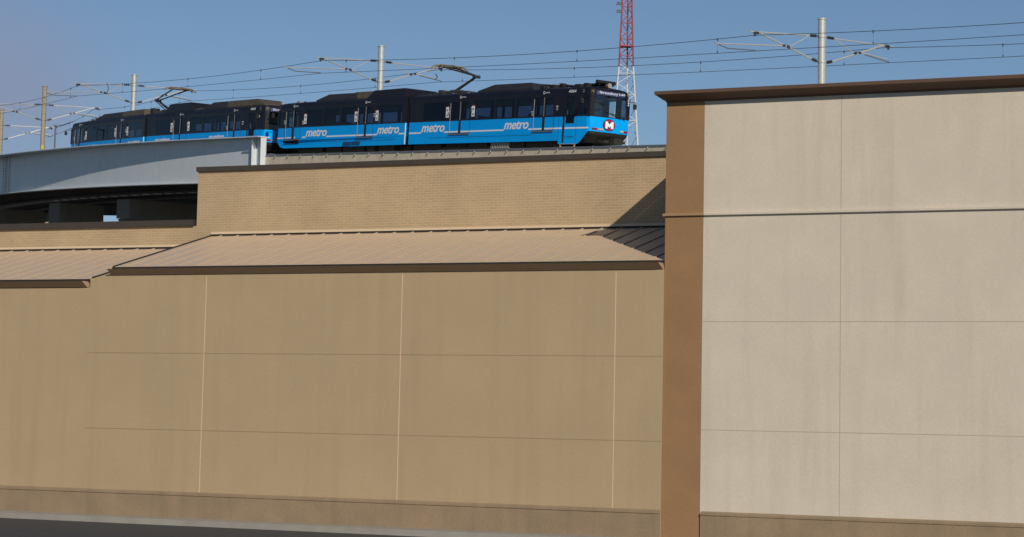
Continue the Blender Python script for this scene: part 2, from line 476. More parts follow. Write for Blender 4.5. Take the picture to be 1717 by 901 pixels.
m.box(8.0, UE, -3.9, 4, 8.8, 9.113)
m.build('cornice', M['cornice'], store)
# low sidewalk in front
m = MB(); m.box(UL, UE, -5.6, -4.0, 0.004, 0.13)
o = m.build('sidewalk', M['walk']); o.matrix_world = BM; o['kind'] = 'structure'

# ------------------------------------------------------------------ track path
P0 = np.array([11.55235, 119.14447, 15.91069]); TH0 = .983348; K1 = -.00169636; K2 = 8.16039e-5; GR = .06726
_S = np.arange(0, 160.01, 0.25)
_th = np.where(_S <= 50, TH0 + K1 * _S + K2 * _S ** 2, 0)
_t50 = TH0 + K1 * 50 + K2 * 2500
_th = np.where(_S > 50, _t50 + .0040 * (_S - 50), _th)
_dx = -np.cos(_th); _dy = np.sin(_th)
_X = P0[0] + np.concatenate([[0], np.cumsum((_dx[1:] + _dx[:-1]) / 2 * .25)])
_Y = P0[1] + np.concatenate([[0], np.cumsum((_dy[1:] + _dy[:-1]) / 2 * .25)])
def path(s, e=0.0, z=0.0):
    if s < 0:
        t = TH0; x = P0[0] - math.cos(t) * s; y = P0[1] + math.sin(t) * s
    else:
        t = float(np.interp(s, _S, _th)); x = float(np.interp(s, _S, _X)); y = float(np.interp(s, _S, _Y))
    return Vector((x - math.sin(t) * e, y - math.cos(t) * e, P0[2] + GR * s - .00016 * max(0.0, s - 20) ** 2 + z))
def heading(s):
    return TH0 if s < 0 else float(np.interp(s, _S, _th))
def sweep(mb, prof, s0, s1, step=1.0):
    n = max(1, int(round(abs(s1 - s0) / step)))
    loops = []
    for k in range(n + 1):
        s = s0 + (s1 - s0) * k / n
        loops.append([path(s, e, z) for e, z in prof])
    mb.loft(loops, cap=True)
    return mb
def rect(e0, e1, z0, z1): return [(e0, z0), (e1, z0), (e1, z1), (e0, z1)]
S_END = 25.05   # where the steel span meets the concrete viaduct
S_FAR = 140.0

# ------------------------------------------------------------------ concrete viaduct
via = thing('concrete_viaduct', 'long pale concrete viaduct wall with grey cap carrying the front rail car', 'viaduct', Matrix.Translation(path(0, 3, -2)))
def vbuild(m, name, mt, root):
    o = m.build(name, mt); o.parent = root
    o.matrix_parent_inverse = root.matrix_world.inverted()
    return o
bpy.context.view_layer.update()
IV = None
def local(root):
    bpy.context.view_layer.update()
    return root.matrix_world.inverted()
def wbuild(m, name, mt, root, smooth=False):
    """mesh given in world coordinates, stored in its root's frame"""
    inv = Matrix.Identity(4)
    r = root
    chain_ = []
    while r: chain_.append(r); r = r.parent
    for r in chain_: inv = inv @ r.matrix_basis.inverted()
    # inverse of product parent*...*child
    m.v = [tuple(inv @ Vector(p)) for p in m.v]
    return m.build(name, mt, root, smooth)
m = MB(); sweep(m, rect(2.6, 3.0, -17.5, -0.20), S_END - 0.05, -60, 4)
wbuild(m, 'parapet_wall', M['conc'], via)
m = MB(); sweep(m, rect(2.5, 3.015, -0.198, -0.09), S_END - 0.05, -60, 4)
cap = wbuild(m, 'cap', M['capm'], via)
m = MB(); sweep(m, rect(-10.2, 1.5, -1.2, -0.002), S_END - 0.05, -60, 4)
wbuild(m, 'track_slab', M['conc'], via)
for k in range(27):
    s = S_END - 0.9 - 1.27 * k
    m = MB()
    a = path(s, 3.01, -0.30); b = path(s - 0.17, 3.06, -0.21)
    m.tube(a, b, 0.028, 5); m.tube(path(s - .02, 3.0, -0.28), path(s - .02, 3.05, -0.30), 0.03, 5)
    wbuild(m, 'cap_bracket', M['arm'], via)

# ------------------------------------------------------------------ steel bridge
bri = thing('steel_bridge', 'curved grey blue steel plate girder bridge carrying the rear rail car', 'bridge', Matrix.Translation(path(40, 3, -2)))
ZT, ZB = 0.83, -1.55
m = MB(); sweep(m, rect(2.97, 3.0, ZB, ZT), S_END, S_FAR, 1.0)
web = wbuild(m, 'girder_web', M['girder'], bri)
m = MB(); loops = []
for k in range(int((S_FAR - S_END) / 1.0) + 1):
    s = S_END + k
    ov = 3.38 + min(.95, .0185 * (s - S_END))  # overhang grows along the span only to lengthen its shadow on the web
    loops.append([path(s, e, z) for e, z in rect(2.75, ov, ZT + .001, ZT + 0.05)])
m.loft(loops, cap=True)
m2 = MB()
sweep(m2, rect(3.442, 3.50, ZT + .001, ZT + 0.048), S_END, S_END + 1.25, 0.6)
tf = wbuild(m, 'top_flange', M['girder'], bri)
wbuild(m2, 'flange_end', M['girder'], tf)
m = MB(); sweep(m, rect(2.75, 3.14, ZB - 0.05, ZB - .001), S_END, S_FAR, 1.0)
wbuild(m, 'bottom_flange', M['girder'], bri)
for ss in (S_END + 0.03, S_END + 0.95):
    m = MB(); sweep(m, rect(3.003, 3.30, ZB + .003, ZT - .003), ss, ss + 0.035, 1)
    wbuild(m, 'end_stiffener', M['girder'], bri)
m = MB(); sweep(m, rect(3.002, 3.022, ZB + .03, ZT - .03), 62.0, 63.7, 0.6)
sp = wbuild(m, 'splice_plate', M['girder'], bri)
for k in range(17):
    for s in (62.2, 62.72, 63.0, 63.5):
        m = MB()
        p = path(s, 3.02, ZB + .1 + k * 0.142); q = path(s, 3.06, ZB + .1 + k * 0.142)
        m.tube(p, q, 0.04, 6)
        wbuild(m, 'bolt', M['weather'], sp)
# deck soffit with floor beams
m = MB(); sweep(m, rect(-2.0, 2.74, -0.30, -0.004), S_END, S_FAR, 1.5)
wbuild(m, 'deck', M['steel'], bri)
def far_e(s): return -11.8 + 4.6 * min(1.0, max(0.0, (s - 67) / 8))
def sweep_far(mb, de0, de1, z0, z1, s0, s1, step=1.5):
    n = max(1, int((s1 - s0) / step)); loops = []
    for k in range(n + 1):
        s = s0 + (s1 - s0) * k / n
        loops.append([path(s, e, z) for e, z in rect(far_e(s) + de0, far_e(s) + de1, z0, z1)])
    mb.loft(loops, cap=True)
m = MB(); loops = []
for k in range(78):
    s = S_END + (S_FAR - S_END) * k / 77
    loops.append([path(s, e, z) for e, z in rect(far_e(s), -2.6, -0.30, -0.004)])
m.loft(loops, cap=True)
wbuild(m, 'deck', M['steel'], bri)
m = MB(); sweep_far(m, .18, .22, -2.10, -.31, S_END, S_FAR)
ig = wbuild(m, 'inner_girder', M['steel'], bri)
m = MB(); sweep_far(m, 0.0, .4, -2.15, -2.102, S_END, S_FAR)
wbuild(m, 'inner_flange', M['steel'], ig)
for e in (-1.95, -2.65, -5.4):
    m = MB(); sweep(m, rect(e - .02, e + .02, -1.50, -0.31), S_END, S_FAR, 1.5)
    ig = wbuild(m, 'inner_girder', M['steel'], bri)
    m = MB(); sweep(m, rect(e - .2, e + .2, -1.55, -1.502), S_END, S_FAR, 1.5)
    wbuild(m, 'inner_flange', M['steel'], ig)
fb = MB()
s = S_END + 1
while s < 105:
    for e0, e1 in ((-1.92, 2.95), (far_e(s) + .25, -2.68)):
        sweep(fb, rect(e0, e1, -1.35, -0.32), s, s + 0.06, 1)
        sweep(fb, rect(e0, e1, -1.40, -1.352), s - .12, s + .18, 1)
    s += 1.15
f = wbuild(fb, 'floor_beams', M['steel'], bri)
for k in range(19):  # added white plates imitating a row of sunlit slits below the deck
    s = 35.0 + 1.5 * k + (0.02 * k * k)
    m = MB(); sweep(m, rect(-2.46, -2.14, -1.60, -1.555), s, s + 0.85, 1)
    wbuild(m, 'light_slit_plate', M['slitplate'], bri)
for k in range(7):  # second row of added plates imitating sunlit slits
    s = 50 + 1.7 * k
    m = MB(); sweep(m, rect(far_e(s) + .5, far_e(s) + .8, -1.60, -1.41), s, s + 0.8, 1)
    wbuild(m, 'light_slit_plate', M['slitplate'], bri)

# ------------------------------------------------------------------ piers
def pier(s, label, e_near, e_far, th, col, capd=1.15):
    root = thing('bridge_pier', label, 'pier', Matrix.Translation(Vector((path(s, -3).x, path(s, -3).y, 0))), 'concrete piers under the rail bridge')
    z0 = path(s).z
    m = MB(); sweep(m, rect(e_far, e_near, -2.25 - capd, -2.25), s - th / 2, s + th / 2, 5)
    wbuild(m, 'cap_beam', M['pier'], root)
    for ec, w_, fl in col:
        m = MB()
        zb = -2.252 - capd
        loops = []
        for hw_, z_ in ((w_ / 2 + fl, zb), (w_ / 2, zb - fl * 1.0), (w_ / 2, -z0 + 0.0)):
            loops.append([path(s - th * .42, ec - hw_, 0), path(s - th * .42, ec + hw_, 0), path(s + th * .42, ec + hw_, 0), path(s + th * .42, ec - hw_, 0)])
            for q in loops[-1]: q.z = z0 + z_
        m.loft(loops, cap=True)
        wbuild(m, 'column', M['pier'], root)
    return root
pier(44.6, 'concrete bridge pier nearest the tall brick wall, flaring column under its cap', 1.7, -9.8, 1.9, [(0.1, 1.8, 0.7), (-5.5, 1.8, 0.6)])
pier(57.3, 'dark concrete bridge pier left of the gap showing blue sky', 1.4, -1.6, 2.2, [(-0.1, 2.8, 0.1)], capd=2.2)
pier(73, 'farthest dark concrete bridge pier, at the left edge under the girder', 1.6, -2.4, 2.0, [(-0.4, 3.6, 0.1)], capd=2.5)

# ------------------------------------------------------------------ light rail cars
L1, L2 = 14.21, 12.59
ZBL = 1.518
def hwid(X): return 1.325 if X >= 2.3 else 1.2 + 0.125 * X / 2.3
def outline(L, inset=0.0, dx=0.0):
    h = 1.325 - inset; c = 1.2 - inset
    ys = [c * k for k in (0.78, 0.4, 0, -0.4, -0.78)]
    P = [(L, h), (2.3, h), (0.15 + dx, c + 0.008), (0.0 + dx, c - 0.06)]
    for y in ys: P.append((dx - 0.16 * (1 - (y / c) ** 2), y))
    P += [(0.0 + dx, -c + 0.06), (0.15 + dx, -c - 0.008), (2.3, -h), (L, -h)]
    return P
def section(root, name, flip, L, doors, wins, cabdoor, camside):
    """X runs from the cab end to the joint; flip turns the whole section round"""
    def T(X, y, z):
        return (L2 - X, -y, z) if flip else (X, y, z)
    def TP(ps): return [T(*p) for p in ps]
    m = MB()
    def lofto(levels):
        m.loft([TP([(x, y, z) for x, y in outline(L, i, d)]) for z, i, d in levels], close=True)
    # painted lower band
    m.cur = 0
    lofto([(0.835, 0.0, 0.0), (1.2, 0.0, 0.0), (ZBL, 0.0, 0.01)])
    # lower side skirts with the rise at the cab
    for sg in (1, -1):
        poly = [(L, 0.42), (2.09, 0.40), (2.07, 0.25), (0.75, 0.25), (0.62, 0.33), (0.10, 0.80), (0.08, 0.836), (2.3, 0.836), (L, 0.836)]
        if not cabdoor or sg != camside:
            poly = [(L, 0.42), (0.9, 0.42), (0.45, 0.5), (0.10, 0.80), (0.08, 0.836), (2.3, 0.836), (L, 0.836)]
        a = [T(x, sg * hwid(x), z) for x, z in poly]
        b = [T(x, sg * (hwid(x) - 0.05), z) for x, z in poly]
        ia = m.pts(a); ib = m.pts(b); n = len(a)
        m.face(ia); m.face(ib[::-1])
        for k in range(n): m.face((ia[k], ia[(k + 1) % n], ib[(k + 1) % n], ib[k]))
    # black upper works
    m.cur = 1
    lofto([(2.53, 0.0, 0.07), (2.62, 0.0, 0.08), (2.80, 0.05, 0.11), (2.86, 0.11, 0.16), (2.93, 0.35, 0.35), (2.965, 0.8, 0.7)])
    top = TP([(x, y, 2.965) for x, y in outline(L, 0.8, 0.7)])
    m.poly(top)
    solids = []
    opens = sorted([(a, b) for a, b in wins] + [(a + 0.07, (a + b) / 2 - 0.07) for a, b in doors] + [((a + b) / 2 + 0.07, b - 0.07) for a, b in doors] + ([(0.17, 0.66)]) + ([(1.06, 1.62)] if cabdoor else []))
    x = 0.02
    for a, b in opens:
        solids.append((x, a)); x = b
    solids.append((x, L))
    for sg in (1, -1):
        def panel(x0, x1, z0, z1):
            h0, h1 = hwid(x0), hwid(x1)
            pts = [(x0, sg * h0), (x1, sg * h1), (x1, sg * (h1 - .06)), (x0, sg * (h0 - .06))]
            m.loft([TP([(px, py, z0) for px, py in pts]), TP([(px, py, z1) for px, py in pts])], cap=True)
        for a, b in solids:
            if b - a > 0.005:
                if a < 2.3 < b: panel(a, 2.3, ZBL, 2.535); panel(2.3, b, ZBL, 2.535)
                else: panel(a, b, ZBL, 2.535)
        for a, b in opens:
            panel(a, b, ZBL, 1.60); panel(a, b, 2.46, 2.535)
        # corner post
    oc = outline(L, 0.0, 0.01)
    ob = outline(L, 0.0, 0.07)
    for pick in ((2, 3, 4), (8, 9, 10)):
        lo = [oc[k] for k in pick]; hi = [ob[k] for k in pick]
        m.loft([TP([(px, py, ZBL) for px, py in lo]), TP([(px, py, 2.535) for px, py in hi])], close=False)
    # dash under and header above the windshield
    lo = oc[3:10]; hi = ob[3:10]
    m.loft([TP([(px, py, ZBL) for px, py in lo]), TP([(px, py, 1.555) for px, py in lo])], close=False)
    # joint end wall, floor, ceiling
    m.box(*sorted((T(L - .05, 0, 0)[0], T(L, 0, 0)[0])), -1.27, 1.27, 0.45, 2.85)
    m.box(*sorted((T(0.3, 0, 0)[0], T(L - .06, 0, 0)[0])), -1.15, 1.15, 0.44, 0.95)
    m.box(*sorted((T(0.5, 0, 0)[0], T(L - .06, 0, 0)[0])), -1.2, 1.2, 2.50, 2.56)
    body = m.build(name, [M['blue'], M['black']], root)
    # windows
    for a, b in wins:
        for sg in (camside, -camside):
            g_ = MB(); y = sg * (1.325 - 0.022)
            g_.extrude([T(a, y, 1.60), T(b, y, 1.60), T(b, y, 2.46), T(a, y, 2.46)], (0, 0.004, 0))
            g_.build('window', M['glass'], body)
    for sg in (camside, -camside):
        g_ = MB(); 
        g_.extrude([T(0.17, sg * (hwid(.17) - .02), 1.60), T(0.66, sg * (hwid(.66) - .02), 1.60), T(0.66, sg * (hwid(.66) - .02), 2.46), T(0.17, sg * (hwid(.17) - .02), 2.46)], (0, 0.004, 0))
        g_.build('cab_window', M['glass'], body)
    # windshield
    g_ = MB(); k = 5
    lo = [(x + .012, y * .93) for x, y in oc[3:10]]; hi = [(x + .012, y * .93) for x, y in ob[3:10]]
    g_.loft([TP([(px, py, 1.555) for px, py in lo]), TP([(px, py, 2.53) for px, py in hi])], close=False)
    g_.build('windshield', M['shield'], body)
    # doors
    for a, b in doors:
        mid = (a + b) / 2
        for sg in (camside, -camside):
            d = MB(); yo = sg * 1.325; y1 = sg * 1.337
            def plate(x0, x1, z0, z1, yy=y1):
                d.box(*sorted((T(x0, 0, 0)[0], T(x1, 0, 0)[0])), *sorted((T(0, yo, 0)[1], T(0, yy, 0)[1])), z0, z1)
            d.cur = 0
            plate(mid - 0.085, mid + 0.085, 0.90, 2.5)
            d.cur = 1
            left = b if (not flip) else a          # photo-left jamb
            plate(left - .010, left + .010, 0.92, 2.40, sg * 1.345)
            plate(mid - .012, mid + .012, 1.56, 2.46, sg * 1.345)
            d.cur = 3
            right = a if (not flip) else b
            plate(right - .008, right + .008, 0.92, 1.515)
            d.cur = 2
            plate(a - .02, b + .06, 0.845, 0.868, sg * 1.375)
            d.cur = 0
            plate(a - .02, b + .06, 0.870, 0.905, sg * 1.35)
            dd = d.build('passenger_door', [M['matte'], M['grey'], M['sill'], M['louvre']], body)
            g_ = MB()
            for x0, x1 in ((a + .07, mid - .085), (mid + .085, b - .07)):
                y = sg * 1.303
                g_.extrude([T(x0, y, 1.60), T(x1, y, 1.60), T(x1, y, 2.46), T(x0, y, 2.46)], (0, 0.004, 0))
            g_.build('door_glass', M['glass'], body)
    # interior: seats, grab poles, bulkhead
    def part(nm, mt, *bx):
        it = MB(); xa, xb = sorted((T(bx[0], 0, 0)[0], T(bx[1], 0, 0)[0])); it.box(xa, xb, *bx[2:]); it.build(nm, M[mt], body)
    part('bulkhead', 'inter2', 2.02, 2.07, -1.2, 1.2, 0.95, 2.5)
    part('dashboard', 'inter2', 0.15, 0.6, -1.0, 1.0, 0.95, 1.50)
    part('driver_seat', 'seat', 0.9, 1.35, -0.2, 0.45, 0.95, 2.0)
    for a, b in wins:
        x = a + 0.30
        while x < b - 0.2:
            for yy in (-0.85, 0.85):
                if random.random() < 0.7: part('seat', 'seat', x, x + .10, yy - .40, yy + .40, 0.952, 1.72 + 0.10 * random.random())
            x += 0.98
    return body, T

doorsA = [(2.46, 4.00), (9.06, 10.72)]
winsA = [(4.14, 5.36), (5.55, 6.98), (7.16, 8.70), (10.92, 13.02)]
doorsB = [(1.10, 2.60), (8.15, 9.63)]
winsB = [(3.00, 4.72), (4.88, 6.40), (6.56, 7.98), (9.80, 12.20)]
def frame(sa, sb):
    A = path(sa); B = path(sb); d = (B - A).normalized()
    n_ = Vector((-d.y, d.x, 0)).normalized()
    if n_.y > 0: n_ = -n_
    u_ = d.cross(n_)
    if u_.z < 0: u_ = -u_
    return Matrix(((d.x, n_.x, u_.x, A.x), (d.y, n_.y, u_.y, A.y), (d.z, n_.z, u_.z, A.z), (0, 0, 0, 1)))
MA, MBm = frame(0, L1), frame(L1 + .25, 27.05)
MC, MD = frame(28.3786, 42.5907), frame(42.8407, 55.4286)
car = thing('light_rail_car', 'front blue and black light rail car with round M emblem, nearest the radio tower', 'rail car', MA, 'coupled light rail cars on the viaduct')
secA, TA = section(car, 'front_section', False, L1, doorsA, winsA, True, 1)
secB, TB = section(car, 'rear_section', True, L2, doorsB, winsB, False, -1)

def side_text(sec, name, body, x_left, x_right, z0, z1, y=1.326, shear=0.0, bold=0.0, mt='white', spacing=1.0):
    # text is read towards -x (towards the front of the train)
    Mx = Matrix(((-1, 0, 0, x_left), (0, 0, 1, y), (0, 1, 0, z0), (0, 0, 0, 1)))
    return text(name, body, M[mt], sec, Mx, height=z1 - z0, width=x_left - x_right, shear=shear, bold=bold, spacing=spacing)
def side_box(sec, name, mt, x0, x1, z0, z1, t=0.007, y=1.325):
    b = MB(); b.box(x0, x1, y + 0.0005, y + t, z0, z1)
    return b.build(name, M[mt], sec)
# lettering and stripe
def lettering(sec, x_left, x_right):
    side_text(sec, 'lettering', 'metro', x_left - 0.14, x_right + 0.02, 1.00, 1.40, shear=0.28, bold=0.022, spacing=0.95)
for sec, wl_ in ((secA, [(6.42, 4.33), (13.26, 11.10)]), (secB, [(9.56, 7.32), (2.72, 0.55)])):
    for a, b in wl_: lettering(sec, a, b)
def stripes(sec, spans):
    for a, b in spans:
        s_ = MB()
        ya, yb = (hwid(a), hwid(b)) if sec is secA else (hwid(L2 - a), hwid(L2 - b))
        p = [(a, ya + .0015, 0.945), (b, yb + .0015, 0.945), (b, yb + .0015, 1.015), (a, ya + .0015, 1.015)]
        s_.extrude(p, (0, 0.004, 0))
        s_.build('white_stripe', M['white'], sec)
stripes(secA, [(0.03, 1.66), (1.84, 2.3), (2.3, 3.14), (3.32, 4.36), (6.30, 9.80), (9.98, 11.16), (13.14, 14.18)])
stripes(secB, [(0.02, 0.60), (2.60, 3.60), (3.80, 7.38), (9.44, 10.64), (10.84, 11.44), (11.48, 12.5)])
# thin panel line and hatches
side_box(secA, 'panel_line', 'louvre', 4.1, 12.4, 0.700, 0.712, 0.004)
side_box(secB, 'panel_line', 'louvre', 0.9, 10.2, 0.700, 0.712, 0.004)
side_box(secB, 'louvre_vent', 'louvre', 4.98, 5.72, 0.50, 0.66, 0.012)
side_box(secB, 'louvre_vent', 'louvre', 4.12, 4.90, 0.51, 0.67, 0.012)
side_box(secB, 'joint_edge', 'white', 0.0, 0.05, 0.45, 1.515, 0.02)
# notices beside doors, red topped
def notice(sec, x, z0=1.70, w_=0.24, h=0.52):
    b = MB()
    b.box(x, x + w_, 1.3255, 1.331, z0, z0 + h)
    b.cur = 1; b.box(x, x + w_, 1.3255, 1.332, z0 + h + .001, z0 + h + .035)
    b.cur = 2
    for k in range(2): b.box(x + .05, x + w_ - .05, 1.3315, 1.3325, z0 + .06 + .25 * k, z0 + .17 + .25 * k)
    b.build('notice', [M['white'], M['logored'], M['grey']], sec)
notice(secA, 10.86); notice(secA, 8.72); notice(secB, 9.44); notice(secB, 4.52); notice(secB, 2.56)
def callbox(sec, x, z):
    b = MB(); b.box(x, x + .10, 1.3255, 1.345, z, z + .13); b.cur = 1; b.box(x - .03, x + .13, 1.3255, 1.338, z + .17, z + .20)
    b.build('door_button', [M['grey'], M['white']], sec)
for sec, x, z in ((secA, 4.06, 1.62), (secA, 2.20, 1.83), (secA, 10.80, 1.95), (secA, 8.90, 1.95), (secB, 9.72, 1.66), (secB, 4.52, 2.0), (secB, 2.86, 2.0), (secB, 11.56, 1.72)):
    callbox(sec, x, z) if not (sec is secB and x < 3 or sec is secA and x > 10) else callbox(sec, x, z - .12)
# small round logos above the doors with tiny lettering
def small_logo(sec, x, z):
    yb = 1.327
    b = MB(); n = 14; ro, ri = 0.075, 0.045
    for k in range(n):
        if k in (0,): continue
        a0, a1 = 2 * math.pi * k / n, 2 * math.pi * (k + 1) / n
        b.poly([(x - ro * math.cos(a0), yb - .02 * 0, z + ro * math.sin(a0)), (x - ro * math.cos(a1), yb, z + ro * math.sin(a1)), (x - ri * math.cos(a1), yb, z + ri * math.sin(a1)), (x - ri * math.cos(a0), yb, z + ri * math.sin(a0))])
    b.build('door_emblem', M['white'], sec)
    side_text(sec, 'lettering', 'metro', x - 0.09, x - 0.44, z - .035, z + .035, y=yb, bold=0.01)
for sec, x in ((secA, 3.3), (secA, 9.93), (secB, 3.75), (secB, 10.75)): small_logo(sec, x, 2.685)
NM = dict(name='fleet_number', x_left=1.52, x_right=0.95, z0=2.63, z1=2.77, y=1.272)
number = side_text(secA, 'fleet_number', '4064', 1.52, 0.95, 2.63, 2.77, y=1.272, shear=0.15, bold=0.02)
side_box(secA, 'marker_plate', 'grey', 0.42, 0.56, 2.73, 2.76, 0.01, y=1.21)
side_box(secA, 'marker_plate', 'grey', 0.44, 0.56, 2.64, 2.68, 0.01, y=1.215)
# cab door
b = MB()
yy = lambda x: hwid(x)
def slab(mb, x0, x1, z0, z1, t0, t1):
    mb.loft([[(x0, yy(x0) + t0, z0), (x1, yy(x1) + t0, z0), (x1, yy(x1) + t1, z0), (x0, yy(x0) + t1, z0)], [(x0, yy(x0) + t0, z1), (x1, yy(x1) + t0, z1), (x1, yy(x1) + t1, z1), (x0, yy(x0) + t1, z1)]], cap=True)
b.cur = 0; slab(b, 1.68, 1.80, 0.30, 1.52, .001, .008); slab(b, 1.02, 1.60, 1.20, 1.60, .001, .008)
b.cur = 1; slab(b, 0.86, 0.875, 0.27, 1.50, .001, .006); slab(b, 2.08, 2.095, 0.42, 1.50, .001, .006); slab(b, 0.98, 1.62, 0.56, 0.585, .001, .01)
b.cur = 2; slab(b, 0.86, 1.95, 0.222, 0.247, -.04, .03); slab(b, 0.9, 0.95, 0.10, 0.22, -.04, .02); slab(b, 1.86, 1.92, 0.10, 0.22, -.04, .02); slab(b, 0.9, 1.92, 0.085, 0.11, -.1, .03)
b.build('cab_door', [M['matte'], M['louvre'], M['sill']], secA)
g_ = MB(); slab(g_, 1.08, 1.56, 1.24, 2.44, .009, .013); g_.build('cab_door_glass', M['glass'], secA)
b = MB(); b.ball((0.50, 1.27, 2.26), .075, n=10); b.build('side_lamp', M['chrome'], secA)
# cab front fittings, for both cab ends
def cab_front(sec, T, emblem):
    def bb(mb, x0, x1, y0, y1, z0, z1):
        p, q = T(x0, y0, z0), T(x1, y1, z1)
        mb.box(min(p[0], q[0]), max(p[0], q[0]), min(p[1], q[1]), max(p[1], q[1]), z0, z1)
    nx = lambda y: -0.16 * (1 - (y / 1.2) ** 2)
    # bumper, sloped underside, snow guard
    b = MB()
    P1 = [(x, y) for x, y in outline(2.0, 0.02, 0.02)]
    lv = [(0.834, 0.02, 0.02), (0.70, 0.03, 0.03), (0.62, 0.12, 0.08), (0.36, 0.2, 0.35)]
    b.loft([[T(x, y, z) for x, y in outline(2.0, i, d)] for z, i, d in lv], close=True, cap=True)
    b.build('bumper', M['rubber'], sec)
    # coupler
    c_ = MB(); bb(c_, -0.45, 0.3, -.14, .14, .34, .52); bb(c_, -0.72, -0.42, -.26, .22, .28, .56)
    for y in (-.45, -.25, .3, .5): c_.tube(T(0.1, y, .42), T(-.35, y * .8, .40), .05, 8)
    bb(c_, -.5, -.2, -.62, -.30, .36, .47); bb(c_, -.45, -.15, .30, .60, .33, .45)
    c_.build('coupler', M['under'], sec)
    # lamps
    for y0, y1, k in ((0.78, 1.04, 'red'), (0.46, 0.74, 'lens'), (-0.80, -0.54, 'lens'), (-1.08, -0.84, 'red')):
        l_ = MB(); ym = (y0 + y1) / 2; x = nx(ym)
        l_.extrude([T(nx(y0) + .01, y0, .905), T(nx(y1) + .01, y1, .905), T(nx(y1) + .01, y1, 1.0), T(nx(y0) + .01, y0, 1.0)], tuple(np.array(T(-.035, 0, 0)) - np.array(T(0, 0, 0))))
        l_.cur = 1
        if k == 'lens':
            for yk in (.3, .7):
                yq = y0 + (y1 - y0) * yk; p = T(nx(yq) - .03, yq, .952); q = T(nx(yq) - .05, yq, .952)
                l_.tube(p, q, .036, 8)
        l_.build('tail_lamp' if k == 'red' else 'headlamp', [M['red'] if k == 'red' else M['grey'], M['lens']], sec)
    # destination sign
    sg = MB()
    ys = [0.84, 0.5, 0.15, -0.2, -0.55, -0.82]
    dxx = 0.078
    lo = [T(nx(y) + dxx - .012, y, 2.555) for y in ys]; hi = [T(nx(y) + dxx + .008, y, 2.735) for y in ys]
    lo2 = [T(nx(y) + dxx + .05, y, 2.555) for y in ys]; hi2 = [T(nx(y) + dxx + .06, y, 2.735) for y in ys]
    sg.loft([lo, hi, hi2, lo2], close=False)
    sg.build('destination_sign', M['sign'], sec)
    for y in (1.03, -1.04):
        l_ = MB(); l_.tube(T(nx(y) + .13, y, 2.68), T(nx(y) + .05, y, 2.68), .055, 12); l_.build('marker_lamp', M['brass'], sec)
    # wiper
    wp = MB(); wp.chain([T(nx(.0) - .02, -.55, 1.53), T(nx(.1) - .02, -.05, 1.66), T(nx(.5) - .01, .35, 1.80)], .018, 6)
    wp.extrude([T(nx(-.4) - .02, -.85, 1.52), T(nx(-.1) - .02, .1, 1.72), T(nx(.2) - .02, .1, 1.75), T(nx(-.4) - .02, -.75, 1.62)], tuple(np.array(T(-.01, 0, 0)) - np.array(T(0, 0, 0))))
    wp.build('wiper', M['matte'], sec)
    # roof lamp
    rl = MB(); rl.tube(T(.30, 0.05, 2.86), T(.30, 0.05, 3.0), .04, 8); bb(rl, .2, .5, -.02, .3, 2.86, 2.92)
    rl.cur = 1; rl.tube(T(.42, -.05, 3.04), T(.16, -.05, 3.04), .08, 14, .125); rl.tube(T(.16, -.05, 3.04), T(.13, -.05, 3.04), .125, 14, .10)
    rl.build('roof_lamp', [M['matte'], M['chrome']], sec)
    # mirrors
    for s_ in (1, -1):
        mm = MB()
        mm.chain([T(.30, s_ * 1.20, 2.42), T(.12, s_ * 1.62, 2.40), T(.12, s_ * 1.63, 2.20)], .016, 6)
        p = [T(.08, s_ * 1.50, 2.08), T(.08, s_ * 1.66, 2.08), T(.08, s_ * 1.66, 2.32), T(.08, s_ * 1.50, 2.32)]
        mm.extrude(p, tuple(np.array(T(.07, 0, 0)) - np.array(T(0, 0, 0))))
        mm.build('wing_mirror', M['matte'], sec)
    dt = MB()  # column of small white discs on the corner post
    for k in range(4):
        dt.tube(T(nx(-1.1) + .07, -1.10, 2.22 + .085 * k), T(nx(-1.1) + .015 , -1.10, 2.22 + .085 * k), .028, 8)
    dt.build('pillar_dot', M['white'], sec)
cab_front(secA, TA, True)
cab_front(secB, TB, False)
Mf = lambda x, y, z: Matrix(((0, 0, -1, x), (-1, 0, 0, y), (0, 1, 0, z), (0, 0, 0, 1)))
text('sign_lettering', 'Shrewsbury I-44', M['signtxt'], secA, Mf(-0.16 + .058, 0.0, 2.645), height=0.155, width=1.54, bold=0.025, depth=0.012, center=True)
# round M emblem on the nose
em = MB()
def disc(mb, r, x, n=28, sq=1.0):  # slightly oval plate
    mb.extrude([(x, .12 + r * sq * math.cos(2 * math.pi * k / n), 1.185 + r * math.sin(2 * math.pi * k / n)) for k in range(n)], (-.008, 0, 0))
em.cur = 0; em.box(-.165, -.10, -.3, .3, .95, 1.42)
em = MB()
em.cur = 0; disc(em, .285, -.155, sq=1.28)
em.cur = 1; disc(em, .25, -.164, sq=1.28)
em.cur = 0
em.extrude([(-.173, .35, 1.03), (-.173, -.11, 1.03), (-.173, -.11, 1.34), (-.173, .35, 1.34)], (-.006, 0, 0))
emo = em.build('emblem', [M['navy'], M['logored']], secA)
em = MB()
ML = [(-.25, 0), (-.25, .40), (-.13, .40), (0, .235), (.13, .40), (.25, .40), (.25, 0), (.10, 0), (.10, .17), (0, .05), (-.10, .17), (-.10, 0)]
em.extrude([(-.181, .12 - a * .96, 1.02 + b * .82) for a, b in ML], (-.005, 0, 0))
em.build('emblem_letter', M['white'], secA)

